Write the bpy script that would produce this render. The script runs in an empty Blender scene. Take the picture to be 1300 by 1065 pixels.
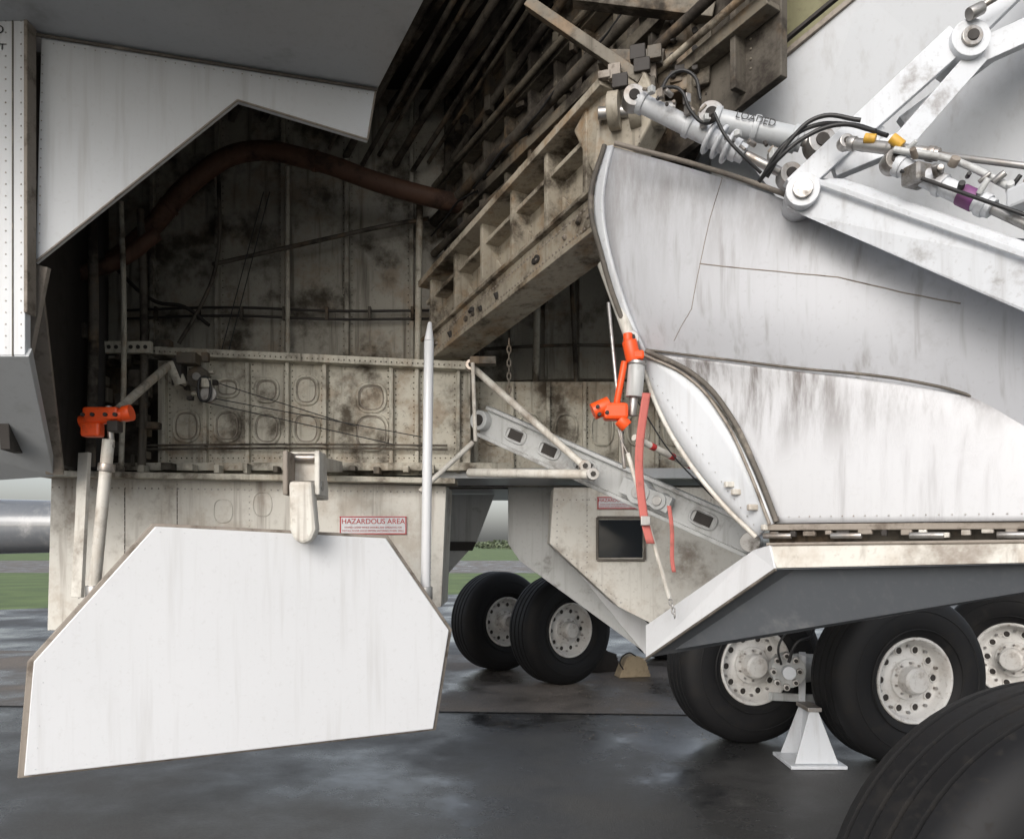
import bpy, bmesh, math, random
from mathutils import Vector, Matrix
random.seed(7)
scene = bpy.context.scene
COL = scene.collection

# ------------------------------------------------------------------ materials
def new_mat(name):
    m = bpy.data.materials.new(name); m.use_nodes = True
    nt = m.node_tree
    return m, nt, nt.nodes['Principled BSDF']

def paint(name, base, dirt=(0.08,0.06,0.04), amt=0.5, rough=0.4, metal=0.0, scale=2.0,
          streak=0.5, bump=0.05, lo=0.5, spec=0.5, vary=0.08, coat=0.0, fine=0.3, rust=0.0, stain=None):
    m, nt, b = new_mat(name)
    N = nt.nodes; L = nt.links
    tc = N.new('ShaderNodeTexCoord')
    def noise(sc, det, ro, vec):
        n = N.new('ShaderNodeTexNoise'); n.inputs['Scale'].default_value = sc
        n.inputs['Detail'].default_value = det; n.inputs['Roughness'].default_value = ro
        L.new(vec, n.inputs['Vector']); return n.outputs['Fac']
    def ramp(a, p0, p1):
        r = N.new('ShaderNodeMapRange'); r.interpolation_type='SMOOTHSTEP'
        r.inputs['From Min'].default_value = p0; r.inputs['From Max'].default_value = p1
        L.new(a, r.inputs['Value']); return r.outputs['Result']
    def mul(a, k):
        q = N.new('ShaderNodeMath'); q.operation = 'MULTIPLY'; L.new(a, q.inputs[0])
        if isinstance(k, (int,float)): q.inputs[1].default_value = k
        else: L.new(k, q.inputs[1])
        return q.outputs[0]
    def mx(a, c):
        q = N.new('ShaderNodeMath'); q.operation = 'MAXIMUM'
        L.new(a, q.inputs[0]); L.new(c, q.inputs[1]); return q.outputs[0]
    O = tc.outputs['Object']
    f = mul(ramp(noise(scale, 6, 0.68, O), lo, min(0.98, lo+0.2)), amt)
    mp = N.new('ShaderNodeMapping'); mp.inputs['Scale'].default_value = (9, 9, 0.55)
    L.new(O, mp.inputs['Vector'])
    if streak > 0.01:
        f = mx(f, mul(ramp(noise(1.6, 4, 0.6, mp.outputs['Vector']), 0.5, 0.78), streak))
    nf = noise(38, 3, 0.6, O)
    if fine*amt > 0.01: f = mx(f, mul(ramp(nf, 0.56, 0.72), fine*amt))
    if stain:
        sp = N.new('ShaderNodeSeparateXYZ'); L.new(O, sp.inputs[0])
        g = ramp(sp.outputs['Z'], stain[0], stain[1])
        m2 = N.new('ShaderNodeMapping'); m2.inputs['Scale'].default_value = (7, 7, 1.1); L.new(O, m2.inputs['Vector'])
        s1 = ramp(noise(1.1, 6, 0.7, m2.outputs['Vector']), 0.34, 0.64)
        s2 = ramp(noise(1.1, 3, 0.6, O), 0.30, 0.55)
        f = mx(f, mul(mul(mul(s1, s2), g), stain[2]))
    mix = N.new('ShaderNodeMix'); mix.data_type = 'RGBA'
    L.new(f, mix.inputs['Factor'])
    mv = N.new('ShaderNodeMix'); mv.data_type = 'RGBA'
    mv.inputs['A'].default_value = (*[c*(1-vary*2) for c in base], 1)
    mv.inputs['B'].default_value = (*[min(1, c*(1+vary)) for c in base], 1)
    L.new(noise(0.9, 2, 0.5, O), mv.inputs['Factor'])
    src = mv.outputs['Result']
    if rust > 0:
        mr_ = N.new('ShaderNodeMix'); mr_.data_type='RGBA'
        L.new(mul(ramp(noise(2.7, 5, 0.7, O), 0.48, 0.66), rust), mr_.inputs['Factor'])
        L.new(src, mr_.inputs['A']); mr_.inputs['B'].default_value = (0.24,0.14,0.06,1); src = mr_.outputs['Result']
    L.new(src, mix.inputs['A'])
    mix.inputs['B'].default_value = (*dirt, 1)
    L.new(mix.outputs['Result'], b.inputs['Base Color'])
    rr = N.new('ShaderNodeMapRange')
    rr.inputs['To Min'].default_value = rough; rr.inputs['To Max'].default_value = min(1, rough+0.35)
    L.new(f, rr.inputs['Value']); L.new(rr.outputs['Result'], b.inputs['Roughness'])
    b.inputs['Metallic'].default_value = metal
    b.inputs['Specular IOR Level'].default_value = spec
    b.inputs['Coat Weight'].default_value = coat
    b.inputs['Coat Roughness'].default_value = 0.12
    if bump > 0:
        bp = N.new('ShaderNodeBump'); bp.inputs['Strength'].default_value = bump
        bp.inputs['Distance'].default_value = 0.05
        L.new(noise(3.0, 2, 0.5, O), bp.inputs['Height']); L.new(bp.outputs['Normal'], b.inputs['Normal'])
    return m

WHITE  = paint('white_gloss_paint', (0.66,0.67,0.69), amt=0.18, streak=0.2, rough=0.28, lo=0.56, vary=0.04, fine=0.5, dirt=(0.28,0.26,0.23))
SKIN   = paint('fuselage_white_skin', (0.61,0.63,0.66), amt=0.25, streak=0.28, rough=0.33, lo=0.56, vary=0.06, dirt=(0.2,0.17,0.14))
GREYSK = paint('grey_belly_skin', (0.46,0.48,0.50), amt=0.35, streak=0.1, rough=0.35, lo=0.54, vary=0.08)
DARKSK = paint('dark_glossy_skin', (0.13,0.14,0.155), amt=0.55, streak=0.1, rough=0.12, lo=0.54, vary=0.1, dirt=(0.36,0.36,0.36), scale=1.5, coat=0.5, fine=0.1)
FAIR   = paint('fairing_skin', (0.49,0.50,0.53), amt=0.45, streak=0.6, rough=0.4, lo=0.55, vary=0.10, dirt=(0.17,0.15,0.14), coat=0.0, stain=(2.7,3.7,0.65))
CURV   = paint('curved_fairing_skin', (0.54,0.545,0.565), amt=0.35, streak=0.35, rough=0.25, lo=0.6, vary=0.06, dirt=(0.09,0.07,0.06), coat=0.3, stain=(1.90,2.42,0.95))
CREAM  = paint('cream_paint', (0.63,0.61,0.56), amt=0.75, streak=0.65, rough=0.5, lo=0.51, dirt=(0.15,0.11,0.08), rust=0.3)
WELL   = paint('well_primer', (0.56,0.53,0.45), amt=0.93, streak=0.8, rough=0.6, lo=0.465, dirt=(0.055,0.04,0.026), vary=0.18, scale=2.1, rust=0.5, fine=0.5)  # grimy primer, base lightened in place of fill light in the bay
WELLB  = paint('well_primer_back_dim', (0.42,0.395,0.34), amt=0.92, streak=0.8, rough=0.65, lo=0.45, dirt=(0.04,0.03,0.02), vary=0.2, scale=1.8, rust=0.4)  # darker primer copy; dimness of the back walls put into the base
WELLD  = paint('well_primer_shaded', (0.12,0.105,0.085), amt=0.95, streak=0.8, rough=0.65, lo=0.44, dirt=(0.018,0.013,0.01), vary=0.25, scale=2.4, rust=0.4)  # grimy primer copy, base darkened to carry the deep bay's shade
BULK   = paint('bulkhead_shaded', (0.17,0.148,0.115), amt=0.95, streak=0.8, rough=0.6, lo=0.44, dirt=(0.02,0.015,0.011), vary=0.25, scale=3.0, rust=0.5)  # grime over a base darkened for the shade at the bay top
BEAMM  = paint('beam_primer_oily', (0.43,0.385,0.31), amt=0.96, streak=0.75, rough=0.5, lo=0.46, dirt=(0.04,0.027,0.016), vary=0.2, scale=3.2, rust=0.75)
DARK   = paint('dark_parts_and_shade', (0.035,0.03,0.027), amt=0.5, streak=0.3, rough=0.7, dirt=(0.014,0.012,0.01))  # near-black base holds bay shade and openings; also plain dark parts
DUCT   = paint('rusty_duct', (0.105,0.05,0.03), amt=0.85, streak=0.4, rough=0.65, dirt=(0.022,0.013,0.009), scale=4)
GASK   = paint('rubber_gasket', (0.10,0.088,0.075), amt=0.6, streak=0.3, rough=0.7, dirt=(0.3,0.26,0.22), scale=9)
RIMEDG = paint('weathered_edge', (0.27,0.235,0.20), amt=0.7, streak=0.3, rough=0.6, dirt=(0.07,0.05,0.035), scale=8)
STEEL  = paint('dull_steel', (0.40,0.39,0.38), amt=0.75, streak=0.3, rough=0.35, metal=0.7, scale=6, rust=0.4)
GREYP  = paint('grey_paint', (0.48,0.49,0.49), amt=0.65, streak=0.45, rough=0.42, lo=0.53, scale=4)
ARMP   = paint('strut_white', (0.60,0.62,0.65), amt=0.65, streak=0.35, rough=0.35, lo=0.53, scale=4, dirt=(0.12,0.09,0.07))
GREEN  = paint('olive_primer', (0.26,0.25,0.15), amt=0.7, streak=0.4, rough=0.5, lo=0.5, dirt=(0.12,0.09,0.06), scale=5)
ORANGE = paint('orange_paint', (0.85,0.09,0.012), amt=0.5, streak=0.1, rough=0.4, lo=0.55, scale=10, dirt=(0.15,0.02,0.01))
RED    = paint('red_paint', (0.45,0.03,0.03), amt=0.2, streak=0.1, rough=0.5)
STRAP  = paint('red_webbing', (0.5,0.14,0.12), amt=0.6, streak=0.2, rough=0.85, scale=12, dirt=(0.22,0.09,0.07))
BLACK  = paint('black_rubber_hose', (0.015,0.015,0.016), amt=0.3, streak=0.1, rough=0.45, dirt=(0.06,0.055,0.05))
TYRE   = paint('tyre_rubber', (0.010,0.010,0.011), amt=0.5, streak=0.0, rough=0.6, dirt=(0.026,0.023,0.020), scale=7, lo=0.5, fine=0.9, spec=0.28)
GLASS  = paint('dark_pane', (0.015,0.018,0.022), amt=0.1, streak=0.0, rough=0.1)
YELLOW = paint('yellow_tape', (0.6,0.34,0.04), amt=0.3, rough=0.5)
PURPLE = paint('purple_band', (0.2,0.06,0.2), amt=0.4, rough=0.5)
TAN    = paint('chock_wood', (0.45,0.36,0.24), amt=0.5, streak=0.4, rough=0.7, scale=8)
GRIT   = paint('grit', (0.16,0.13,0.10), amt=0.3, streak=0, rough=0.9, scale=8)
WHEELW = paint('wheel_enamel', (0.64,0.63,0.61), amt=0.7, streak=0.0, rough=0.4, scale=14, lo=0.53, dirt=(0.12,0.08,0.05), rust=0.2)
INK    = paint('black_ink', (0.02,0.02,0.02), amt=0, streak=0, rough=0.6, bump=0)

def ground_mat(name, base, base2, rough_lo, rough_hi, scale, bumps=0.25, r0=0.4, r1=0.62, b0=0.25):
    m, nt, b = new_mat(name); N = nt.nodes; L = nt.links
    tc = N.new('ShaderNodeTexCoord')
    big = N.new('ShaderNodeTexNoise'); big.inputs['Scale'].default_value = scale; big.inputs['Detail'].default_value = 8
    big.inputs['Roughness'].default_value = 0.62
    L.new(tc.outputs['Object'], big.inputs['Vector'])
    rp = N.new('ShaderNodeMapRange'); rp.inputs['From Min'].default_value = r0; rp.inputs['From Max'].default_value = r1
    L.new(big.outputs['Fac'], rp.inputs['Value'])
    fine = N.new('ShaderNodeTexNoise'); fine.inputs['Scale'].default_value = 60; fine.inputs['Detail'].default_value = 5
    fine.inputs['Roughness'].default_value = 0.85
    L.new(tc.outputs['Object'], fine.inputs['Vector'])
    mix = N.new('ShaderNodeMix'); mix.data_type = 'RGBA'
    mix.inputs['A'].default_value = (*base, 1); mix.inputs['B'].default_value = (*base2, 1)
    ad = N.new('ShaderNodeMath'); ad.operation = 'MULTIPLY_ADD'
    L.new(fine.outputs['Fac'], ad.inputs[0]); ad.inputs[1].default_value = 3.0
    sb = N.new('ShaderNodeMath'); sb.operation = 'MULTIPLY_ADD'; L.new(rp.outputs['Result'], sb.inputs[0]); sb.inputs[1].default_value = 0.8; sb.inputs[2].default_value = -1.5
    L.new(sb.outputs[0], ad.inputs[2]); ad.use_clamp = True
    L.new(ad.outputs[0], mix.inputs['Factor']); L.new(mix.outputs['Result'], b.inputs['Base Color'])
    mr = N.new('ShaderNodeMapRange'); mr.inputs['To Min'].default_value = rough_lo; mr.inputs['To Max'].default_value = rough_hi
    L.new(rp.outputs['Result'], mr.inputs['Value']); L.new(mr.outputs['Result'], b.inputs['Roughness'])
    bp = N.new('ShaderNodeBump'); bp.inputs['Distance'].default_value = 0.012
    ms = N.new('ShaderNodeMapRange'); ms.inputs['To Min'].default_value = b0; ms.inputs['To Max'].default_value = bumps
    L.new(rp.outputs['Result'], ms.inputs['Value']); L.new(ms.outputs['Result'], bp.inputs['Strength'])
    L.new(fine.outputs['Fac'], bp.inputs['Height']); L.new(bp.outputs['Normal'], b.inputs['Normal'])
    return m
ASPH  = ground_mat('damp_asphalt', (0.020,0.021,0.023), (0.075,0.073,0.070), 0.12, 0.55, 0.6, 0.7, 0.38, 0.60, 0.08)
SLAB  = ground_mat('stained_concrete', (0.055,0.048,0.042), (0.21,0.18,0.155), 0.25, 0.8, 0.9, 0.7, 0.38, 0.6, 0.15)
GRASSM= ground_mat('grass_turf', (0.08,0.12,0.04), (0.16,0.22,0.08), 0.8, 0.9, 0.5, 0.6)
LEAF  = ground_mat('hazy_foliage', (0.08,0.10,0.06), (0.14,0.17,0.10), 0.6, 0.8, 0.3)  # greens paled so the colour carries distance haze

# ------------------------------------------------------------------ builders
def root(name, loc=(0,0,0), rotz=0):
    e = bpy.data.objects.new(name, None); COL.objects.link(e)
    e.location = loc; e.rotation_euler = (0,0,rotz); e.empty_display_size = 0.2
    return e
def link(o, parent, mat=None):
    COL.objects.link(o)
    if parent is not None: o.parent = parent
    if mat: o.data.materials.append(mat)
    return o
def mesh(name, verts, faces, mat, parent=None, solid=0.0, bevel=0.0, smooth=False, sub=0, off=0.0):
    me = bpy.data.meshes.new(name); me.from_pydata([tuple(v) for v in verts], [], faces)
    bm = bmesh.new(); bm.from_mesh(me); bmesh.ops.recalc_face_normals(bm, faces=bm.faces); bm.to_mesh(me); bm.free()
    if smooth:
        for p in me.polygons: p.use_smooth = True
    o = link(bpy.data.objects.new(name, me), parent, mat)
    if sub:
        s = o.modifiers.new('s','SUBSURF'); s.levels = sub; s.render_levels = sub; s.boundary_smooth = 'PRESERVE_CORNERS'
    if solid:
        s = o.modifiers.new('t','SOLIDIFY'); s.thickness = solid; s.offset = off
    if bevel:
        s = o.modifiers.new('b','BEVEL'); s.width = bevel; s.segments = 2; s.limit_method = 'ANGLE'
    return o
def plate(name, pts, vec, mat, parent, bevel=0.004):
    n = len(pts); v = Vector(vec)
    V = [Vector(p) for p in pts]; V += [p+v for p in V]
    F = [list(range(n)), list(range(2*n-1, n-1, -1))]
    F += [[i, (i+1)%n, n+(i+1)%n, n+i] for i in range(n)]
    return mesh(name, V, F, mat, parent, bevel=bevel)
def box(name, c, s, mat, parent, bevel=0.004, rz=0):
    x,y,z = [k/2 for k in s]
    R = Matrix.Rotation(rz,3,'Z')
    V = [Vector(c)+R@Vector((a*x,b*y,d*z)) for a in(-1,1) for b in(-1,1) for d in(-1,1)]
    F = [(0,1,3,2),(4,6,7,5),(0,4,5,1),(2,3,7,6),(0,2,6,4),(1,5,7,3)]
    return mesh(name, V, F, mat, parent, bevel=bevel)
def beam(name, p1, p2, w, h, mat, parent, up=(0,0,1), w2=None, h2=None, bevel=0.004):
    p1=Vector(p1); p2=Vector(p2); d=(p2-p1).normalized()
    s = d.cross(Vector(up)).normalized(); u = s.cross(d)
    w2 = w if w2 is None else w2; h2 = h if h2 is None else h2
    V=[]
    for p,ww,hh in ((p1,w,h),(p2,w2,h2)):
        for a,b in ((-1,-1),(1,-1),(1,1),(-1,1)):
            V.append(p+s*a*ww/2+u*b*hh/2)
    F=[(0,3,2,1),(4,5,6,7),(0,1,5,4),(1,2,6,5),(2,3,7,6),(3,0,4,7)]
    return mesh(name,V,F,mat,parent,bevel=bevel)
def tube(name, pts, r, mat, parent, curved=True, closed=False):
    cu = bpy.data.curves.new(name,'CURVE'); cu.dimensions='3D'; cu.bevel_depth=r; cu.bevel_resolution=3; cu.use_fill_caps=True
    if curved and len(pts)>2:
        sp=cu.splines.new('BEZIER'); sp.bezier_points.add(len(pts)-1)
        for b,p in zip(sp.bezier_points,pts):
            b.co=p; b.handle_left_type=b.handle_right_type='AUTO'
        sp.resolution_u=8
    else:
        sp=cu.splines.new('POLY'); sp.points.add(len(pts)-1)
        for b,p in zip(sp.points,pts): b.co=(*p,1)
        sp.use_smooth = True
    sp.use_cyclic_u=closed
    return link(bpy.data.objects.new(name,cu),parent,mat)
def cyl(name, p1, p2, r, mat, parent, r2=None, seg=24, bevel=0.003):
    p1=Vector(p1); p2=Vector(p2); d=(p2-p1).normalized(); r2=r if r2 is None else r2
    a = d.orthogonal().normalized(); b=d.cross(a)
    V=[]
    for p,rr in((p1,r),(p2,r2)):
        for i in range(seg):
            t=2*math.pi*i/seg; V.append(p+(a*math.cos(t)+b*math.sin(t))*rr)
    F=[list(range(seg))[::-1],list(range(seg,2*seg))]+[[i,(i+1)%seg,seg+(i+1)%seg,seg+i] for i in range(seg)]
    o=mesh(name,V,F,mat,parent,bevel=bevel)
    for p in o.data.polygons:
        if len(p.vertices)==4: p.use_smooth=True
    return o
class Rivets:
    def __init__(s): s.V=[]; s.F=[]
    def at(s,p,n,r=0.008):
        p=Vector(p); n=Vector(n).normalized(); a=n.orthogonal().normalized(); b=n.cross(a); k=len(s.V)
        for i in range(6):
            t=math.pi*i/3; s.V.append(p+(a*math.cos(t)+b*math.sin(t))*r)
        for i in range(6):
            t=math.pi*i/3; s.V.append(p+n*r*0.45+(a*math.cos(t)+b*math.sin(t))*r*0.6)
        for i in range(6): s.F.append([k+i,k+(i+1)%6,k+6+(i+1)%6,k+6+i])
        s.F.append([k+6+i for i in range(6)])
    def row(s,p1,p2,n,sp=0.05,r=0.007):
        p1=Vector(p1);p2=Vector(p2);c=max(1,int((p2-p1).length/sp))
        for i in range(c+1): s.at(p1.lerp(p2,i/c),n,r)
    def done(s,name,mat,parent):
        if s.V: mesh(name,s.V,s.F,mat,parent)
def ring(name, c, a, b, r, mat, parent, ux=(1,0,0), uz=(0,0,1), pw=0.75):
    P=[]
    ux=Vector(ux); uz=Vector(uz)
    for i in range(28):
        t=2*math.pi*i/28; ct,st=math.cos(t),math.sin(t)
        P.append(Vector(c)+ux*a*math.copysign(abs(ct)**pw,ct)+uz*b*math.copysign(abs(st)**pw,st))
    return tube(name,P,r,mat,parent,curved=False,closed=True)
def text(name, s, loc, size, mat, parent, rz=0, rx=math.pi/2, ry=0, ext=0.001):
    cu=bpy.data.curves.new(name,'FONT'); cu.body=s; cu.size=size; cu.extrude=ext; cu.align_x='CENTER'; cu.align_y='CENTER'
    o=link(bpy.data.objects.new(name,cu),parent,mat); o.location=loc; o.rotation_euler=(rx,ry,rz); return o
def on_surface(obj, pts, lift, n=14):
    """points of a polyline dropped onto a surface (for seams and rivets)"""
    bpy.context.view_layer.update()
    ev = obj.evaluated_get(bpy.context.evaluated_depsgraph_get()); out=[]
    for a,b in zip(pts[:-1],pts[1:]):
        for i in range(n):
            p=Vector(a).lerp(Vector(b),i/n)+Vector((0,-.15,0))
            ok,q,nn,_=ev.closest_point_on_mesh(p)
            out.append((q+nn*lift,nn))
    return out

# ------------------------------------------------------------------ ground and background
def sheet(name, x0,x1,y0,y1,z,mat):
    return mesh(name,[(x0,y0,z),(x1,y0,z),(x1,y1,z),(x0,y1,z)],[(0,1,2,3)],mat)
sheet('ground',-900,900,-300,1500,-0.004,GRASSM)
mesh('apron_asphalt',[(-60,-40,0),(40,-40,0),(40,30,0),(2,27,0),(-14,18.3,0),(-60,17,0)],[(0,1,2,3,4,5)],ASPH)
mesh('concrete_slab',[(-14,8.3,0.004),(14,6.6,0.004),(14,10.4,0.004),(-14,12.2,0.004)],[(0,1,2,3)],SLAB)
mesh('slab_joint',[(-14,8.28,0.008),(14,6.58,0.008),(14,6.61,0.008),(-14,8.31,0.008)],[(0,1,2,3)],DARK)
mesh('far_runway',[(-200,46,0.0),(200,40,0.0),(200,75,0.0),(-200,75,0.0)],[(0,1,2,3)],SLAB)
V=[];F=[]
for i in range(600):
    x=random.gauss(1.9,1.0); y=random.uniform(6.4,10.3); r=random.uniform(0.003,0.009)
    k=len(V); V+=[(x+r,y,0.009),(x-r*.6,y+r,0.009),(x-r*.6,y-r,0.009),(x,y,0.009+r)]; F+=[(k,k+1,k+3),(k+1,k+2,k+3),(k+2,k,k+3)]
mesh('gravel',V,F,GRIT)
V=[];F=[]
def leafblob(cx,cy,cz,rx,rz,n,s):
    for i in range(n):
        while True:
            a=[random.uniform(-1,1) for _ in range(3)]
            if sum(q*q for q in a)<1: break
        p=Vector((cx+a[0]*rx,cy+a[1]*rx*.6,max(0.2,cz+a[2]*rz)))
        u=Vector([random.uniform(-1,1) for _ in range(3)]).normalized()*s; w=u.orthogonal().normalized()*s*.7
        k=len(V); V.extend([p-u,p+w,p+u,p-w]); F.append((k,k+1,k+2,k+3))
for i in range(80):
    x=-200+i*5+random.uniform(-2,2); h=random.uniform(2.0,3.6)
    leafblob(x,random.uniform(230,260),h*.5,random.uniform(3,5),h*.5,160,0.6)
mesh('distant_trees',V,F,LEAF)

# ------------------------------------------------------------------ fuselage
fu=root('aircraft_fuselage'); rv=Rivets()
plate('lower_side_wall',[(-3.51,6,2.11),(-0.5,6,2.04),(-0.54,6,1.12),(-1.5,6,0.95),(-3.54,6,0.94)],(0,0.6,0),CREAM,fu)
plate('ledge',[(-3.55,5.82,2.10),(-0.42,5.82,2.045),(-0.42,5.82,2.085),(-3.55,5.82,2.145)],(0,0.3,0),WELL,fu)
for x in (-3.3,-2.95,-2.55,-2.0,-1.62,-0.62):
    rv.row((x,5.997,1.05),(x,5.997,2.05),(0,-1,0),0.045,0.006)
rv.row((-3.5,5.997,2.03),(-0.52,5.997,1.99),(0,-1,0),0.05,0.007)
for x in (-2.97,-2.57,-1.6): box('seam',(x+.02,5.999,1.55),(0.006,0.006,0.95),GASK,fu,0)
for (x,z) in ((-2.2,1.85),(-1.9,1.9)):
    ring('access_cover',(x,5.996,z),0.07,0.09,0.004,CREAM,fu)
plate('belly_underside',[(-0.7,6.15,2.11),(3.2,6.15,2.11),(3.2,9.3,2.11),(-0.7,9.3,2.11)],(0,0,0.08),GREYSK,fu)
plate('cutout_skin_panel',[(-2.51,4.2,4.31),(-0.81,4.7,4.31),(-0.858,4.686,4.0),(-1.559,4.48,4.118),(-2.536,4.192,3.096)],(-0.012,0.04,0),SKIN,fu)
plate('belly_skin',[(-2.52,4.196,4.314),(-0.80,4.70,4.314),(-0.43,3.93,4.33),(0.2,2.6,4.42),(0.5,1.8,4.5),(-4.6,1.8,4.5),(-4.6,4.0,4.32)],(0,0,0.06),GREYSK,fu)
tube('cutout_trim',[(-2.53,4.18,4.30),(-0.80,4.69,4.30)],0.009,GASK,fu,False)
for a,b in (((-2.536,4.188,3.096),(-1.559,4.476,4.118)),((-1.559,4.476,4.118),(-0.858,4.682,4.0)),((-0.858,4.682,4.0),(-0.81,4.695,4.31))): tube('cutout_edge',[a,b],0.006,RIMEDG,fu,False)
rv.row((-2.45,4.21,4.27),(-0.86,4.678,4.27),(.28,-.96,0),0.05,0.004)
rv.row((-2.50,4.195,4.2),(-2.515,4.19,3.2),(.28,-.96,0),0.05,0.004)
plate('side_skin',[(-4.6,4.1,2.58),(-2.535,4.1,2.58),(-2.535,4.1,4.7),(-4.6,4.1,4.7)],(0,0.05,0),SKIN,fu)
for x in (-2.555,-2.635): rv.row((x,4.098,2.62),(x,4.098,4.5),(0,-1,0),0.06,0.005)
box('skin_seam',(-2.598,4.0985,3.6),(0.007,0.005,2.05),GASK,fu,0)
box('door_jamb_edge',(-2.527,4.13,3.75),(0.02,0.08,1.9),RIMEDG,fu)
text('stencil_text','NO',(-2.69,4.095,4.27),0.06,INK,fu)
text('stencil_text_b','DUCT',(-2.70,4.095,4.18),0.045,INK,fu)
plate('lower_skin_return',[(-4.6,4.1,2.575),(-2.515,4.1,2.575),(-2.91,5.0,2.025),(-4.9,5.3,1.93)],(0,0.03,0.05),GREYSK,fu)
beam('opening_sill_frame',(-2.60,4.25,3.1),(-2.90,5.0,2.05),0.10,0.05,RIMEDG,fu)
beam('opening_sill_frame_b',(-2.50,4.22,3.08),(-2.62,4.24,2.55),0.03,0.05,RIMEDG,fu)
plate('rear_keel_panel',[(0.334,6.3,2.05),(1.9,6.3,2.05),(1.9,6.3,1.3),(1.3,6.3,0.95),(1.1,6.3,0.97),(0.85,6.3,1.096),(0.302,6.3,1.6)],(0,0.5,0),CREAM,fu)
box('inspection_window',(0.866,6.297,1.64),(0.35,0.03,0.30),GLASS,fu)
for s in ((0.68,1.47,0.68,1.81),(1.06,1.47,1.06,1.81),(0.68,1.47,1.06,1.47),(0.68,1.81,1.06,1.81)):
    beam('window_frame',(s[0],6.285,s[1]),(s[2],6.285,s[3]),0.02,0.02,GASK,fu,up=(0,1,0))
rv.row((0.36,6.297,1.95),(1.8,6.297,1.95),(0,-1,0),0.05,0.006)
rv.row((0.36,6.297,1.6),(0.36,6.297,1.95),(0,-1,0),0.05,0.006)
rv.row((0.36,6.297,1.58),(0.87,6.297,1.13),(0,-1,0),0.05,0.006)
rv.row((0.6,6.297,1.45),(0.6,6.297,1.95),(0,-1,0),0.04,0.006)
rv.done('rivets',STEEL,fu)

dr=root('landing_gear_door')
plate('panel',[(-0.035,7,2.1),(0.385,7,2.1),(0.385,7,1.6),(1.204,7,0.865),(1.155,7,0.655),(0.07,7,1.446),(-0.035,7,1.6)],(0,0.05,0),GREYP,dr)
plate('edge_strip',[(0.36,6.96,1.62),(0.41,6.96,1.62),(1.23,6.96,0.87),(1.18,6.96,0.62)],(0,0.03,0),WHITE,dr)
dr2=root('landing_gear_door')
plate('panel',[(-0.74,8,2.1),(-0.176,8,2.1),(-0.36,8,1.62),(-0.68,8,1.264),(-0.74,8,1.264)],(0,0.05,0),GREYP,dr2)
plate('rim',[(-0.74,7.96,1.62),(-0.36,7.96,1.62),(-0.40,7.96,1.53),(-0.74,7.96,1.53)],(0,0.03,0),DARK,dr2)

nac=root('engine_nacelle',( -9.0,12,1.86))
prof=[(-3.2,0.30),(-3.0,0.40),(-1.5,0.44),(0.5,0.42),(2.2,0.38),(3.0,0.34)]
V=[];F=[];S=32
for x,r in prof:
    for i in range(S): t=2*math.pi*i/S; V.append((x,math.cos(t)*r,math.sin(t)*r))
for j in range(len(prof)-1):
    for i in range(S): F.append((j*S+i,j*S+(i+1)%S,(j+1)*S+(i+1)%S,(j+1)*S+i))
mesh('cowl',V,F,DARKSK,nac,solid=0.03,smooth=True)
box('pylon',(0,0,0.75),(2.2,0.12,0.8),GREYSK,nac)

def placard(loc,w,h,rz=0):
    r=root('warning_placard',loc,rz)
    box('plate',(0,0,0),(w,0.008,h),SKIN,r,0)
    for z in(-h/2+.006,h/2-.006): box('border',(0,-0.006,z),(w,0.005,0.008),RED,r,0)
    for x in(-w/2+.006,w/2-.006): box('border_side',(x,-0.006,0),(0.008,0.005,h-.02),RED,r,0)
    text('heading','HAZARDOUS AREA',(0,-0.006,h*.2),w*.108,RED,r,ext=.002)
    text('line_1','STAND CLEAR WHILE DOORS ARE OPERATED OR',(0,-0.006,-h*.12),w*.038,RED,r)
    text('line_2','INSTALL DOOR LOCKS BEFORE ENTERING WHEEL WELL',(0,-0.006,-h*.3),w*.036,RED,r)
placard((-1.055,5.99,1.74),0.51,0.14)
placard((0.845,6.29,1.925),0.33,0.10)

# ------------------------------------------------------------------ wheel well
ww=root('wheel_well'); rv=Rivets()
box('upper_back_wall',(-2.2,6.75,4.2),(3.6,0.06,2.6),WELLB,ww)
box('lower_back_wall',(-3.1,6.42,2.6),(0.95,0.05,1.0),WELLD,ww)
box('roof_light_block',(-0.4,6.0,5.52),(7.6,4.6,0.1),DARK,ww)  # well ceiling, made oversize to block light from above
box('sky_leak_blocker',(0.5,7.2,3.8),(7.4,0.06,3.4),WELLD,ww)  # closure added behind the walls to keep sky light from leaking in
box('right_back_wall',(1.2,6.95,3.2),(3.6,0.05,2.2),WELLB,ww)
plate('left_side_wall',[(-2.93,4.6,2.15),(-3.45,6.75,2.15),(-3.45,6.75,5.45),(-2.80,4.3,5.45),(-2.80,4.3,3.2)],(-0.06,0,0),DARK,ww)
plate('front_upper_closure',[(-4.4,4.25,4.4),(-0.82,4.76,4.4),(-0.82,4.76,5.5),(-4.4,4.25,5.5)],(0,.04,0),DARK,ww)
for x in (-3.05,-2.5,-1.94,-1.4,-0.85):
    box('stiffener',(x,6.69,4.2),(0.035,0.06,2.4),WELLB,ww)
    rv.row((x-.035,6.715,3.1),(x-.035,6.715,5.2),(0,-1,0),0.06,0.006); rv.row((x+.035,6.715,3.1),(x+.035,6.715,5.2),(0,-1,0),0.06,0.006)
for z in (3.57,3.50): tube('line',[(-3.3,6.66,z),(-2.4,6.64,z+.02),(-1.5,6.64,z-.01),(-0.7,6.66,z)],0.011,DARK,ww)
for i in range(7):
    x=-3.0+i*.36; box('line_clip_%d'%i,(x,6.64,3.54),(.025,.04,.11),WELLD,ww)
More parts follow.
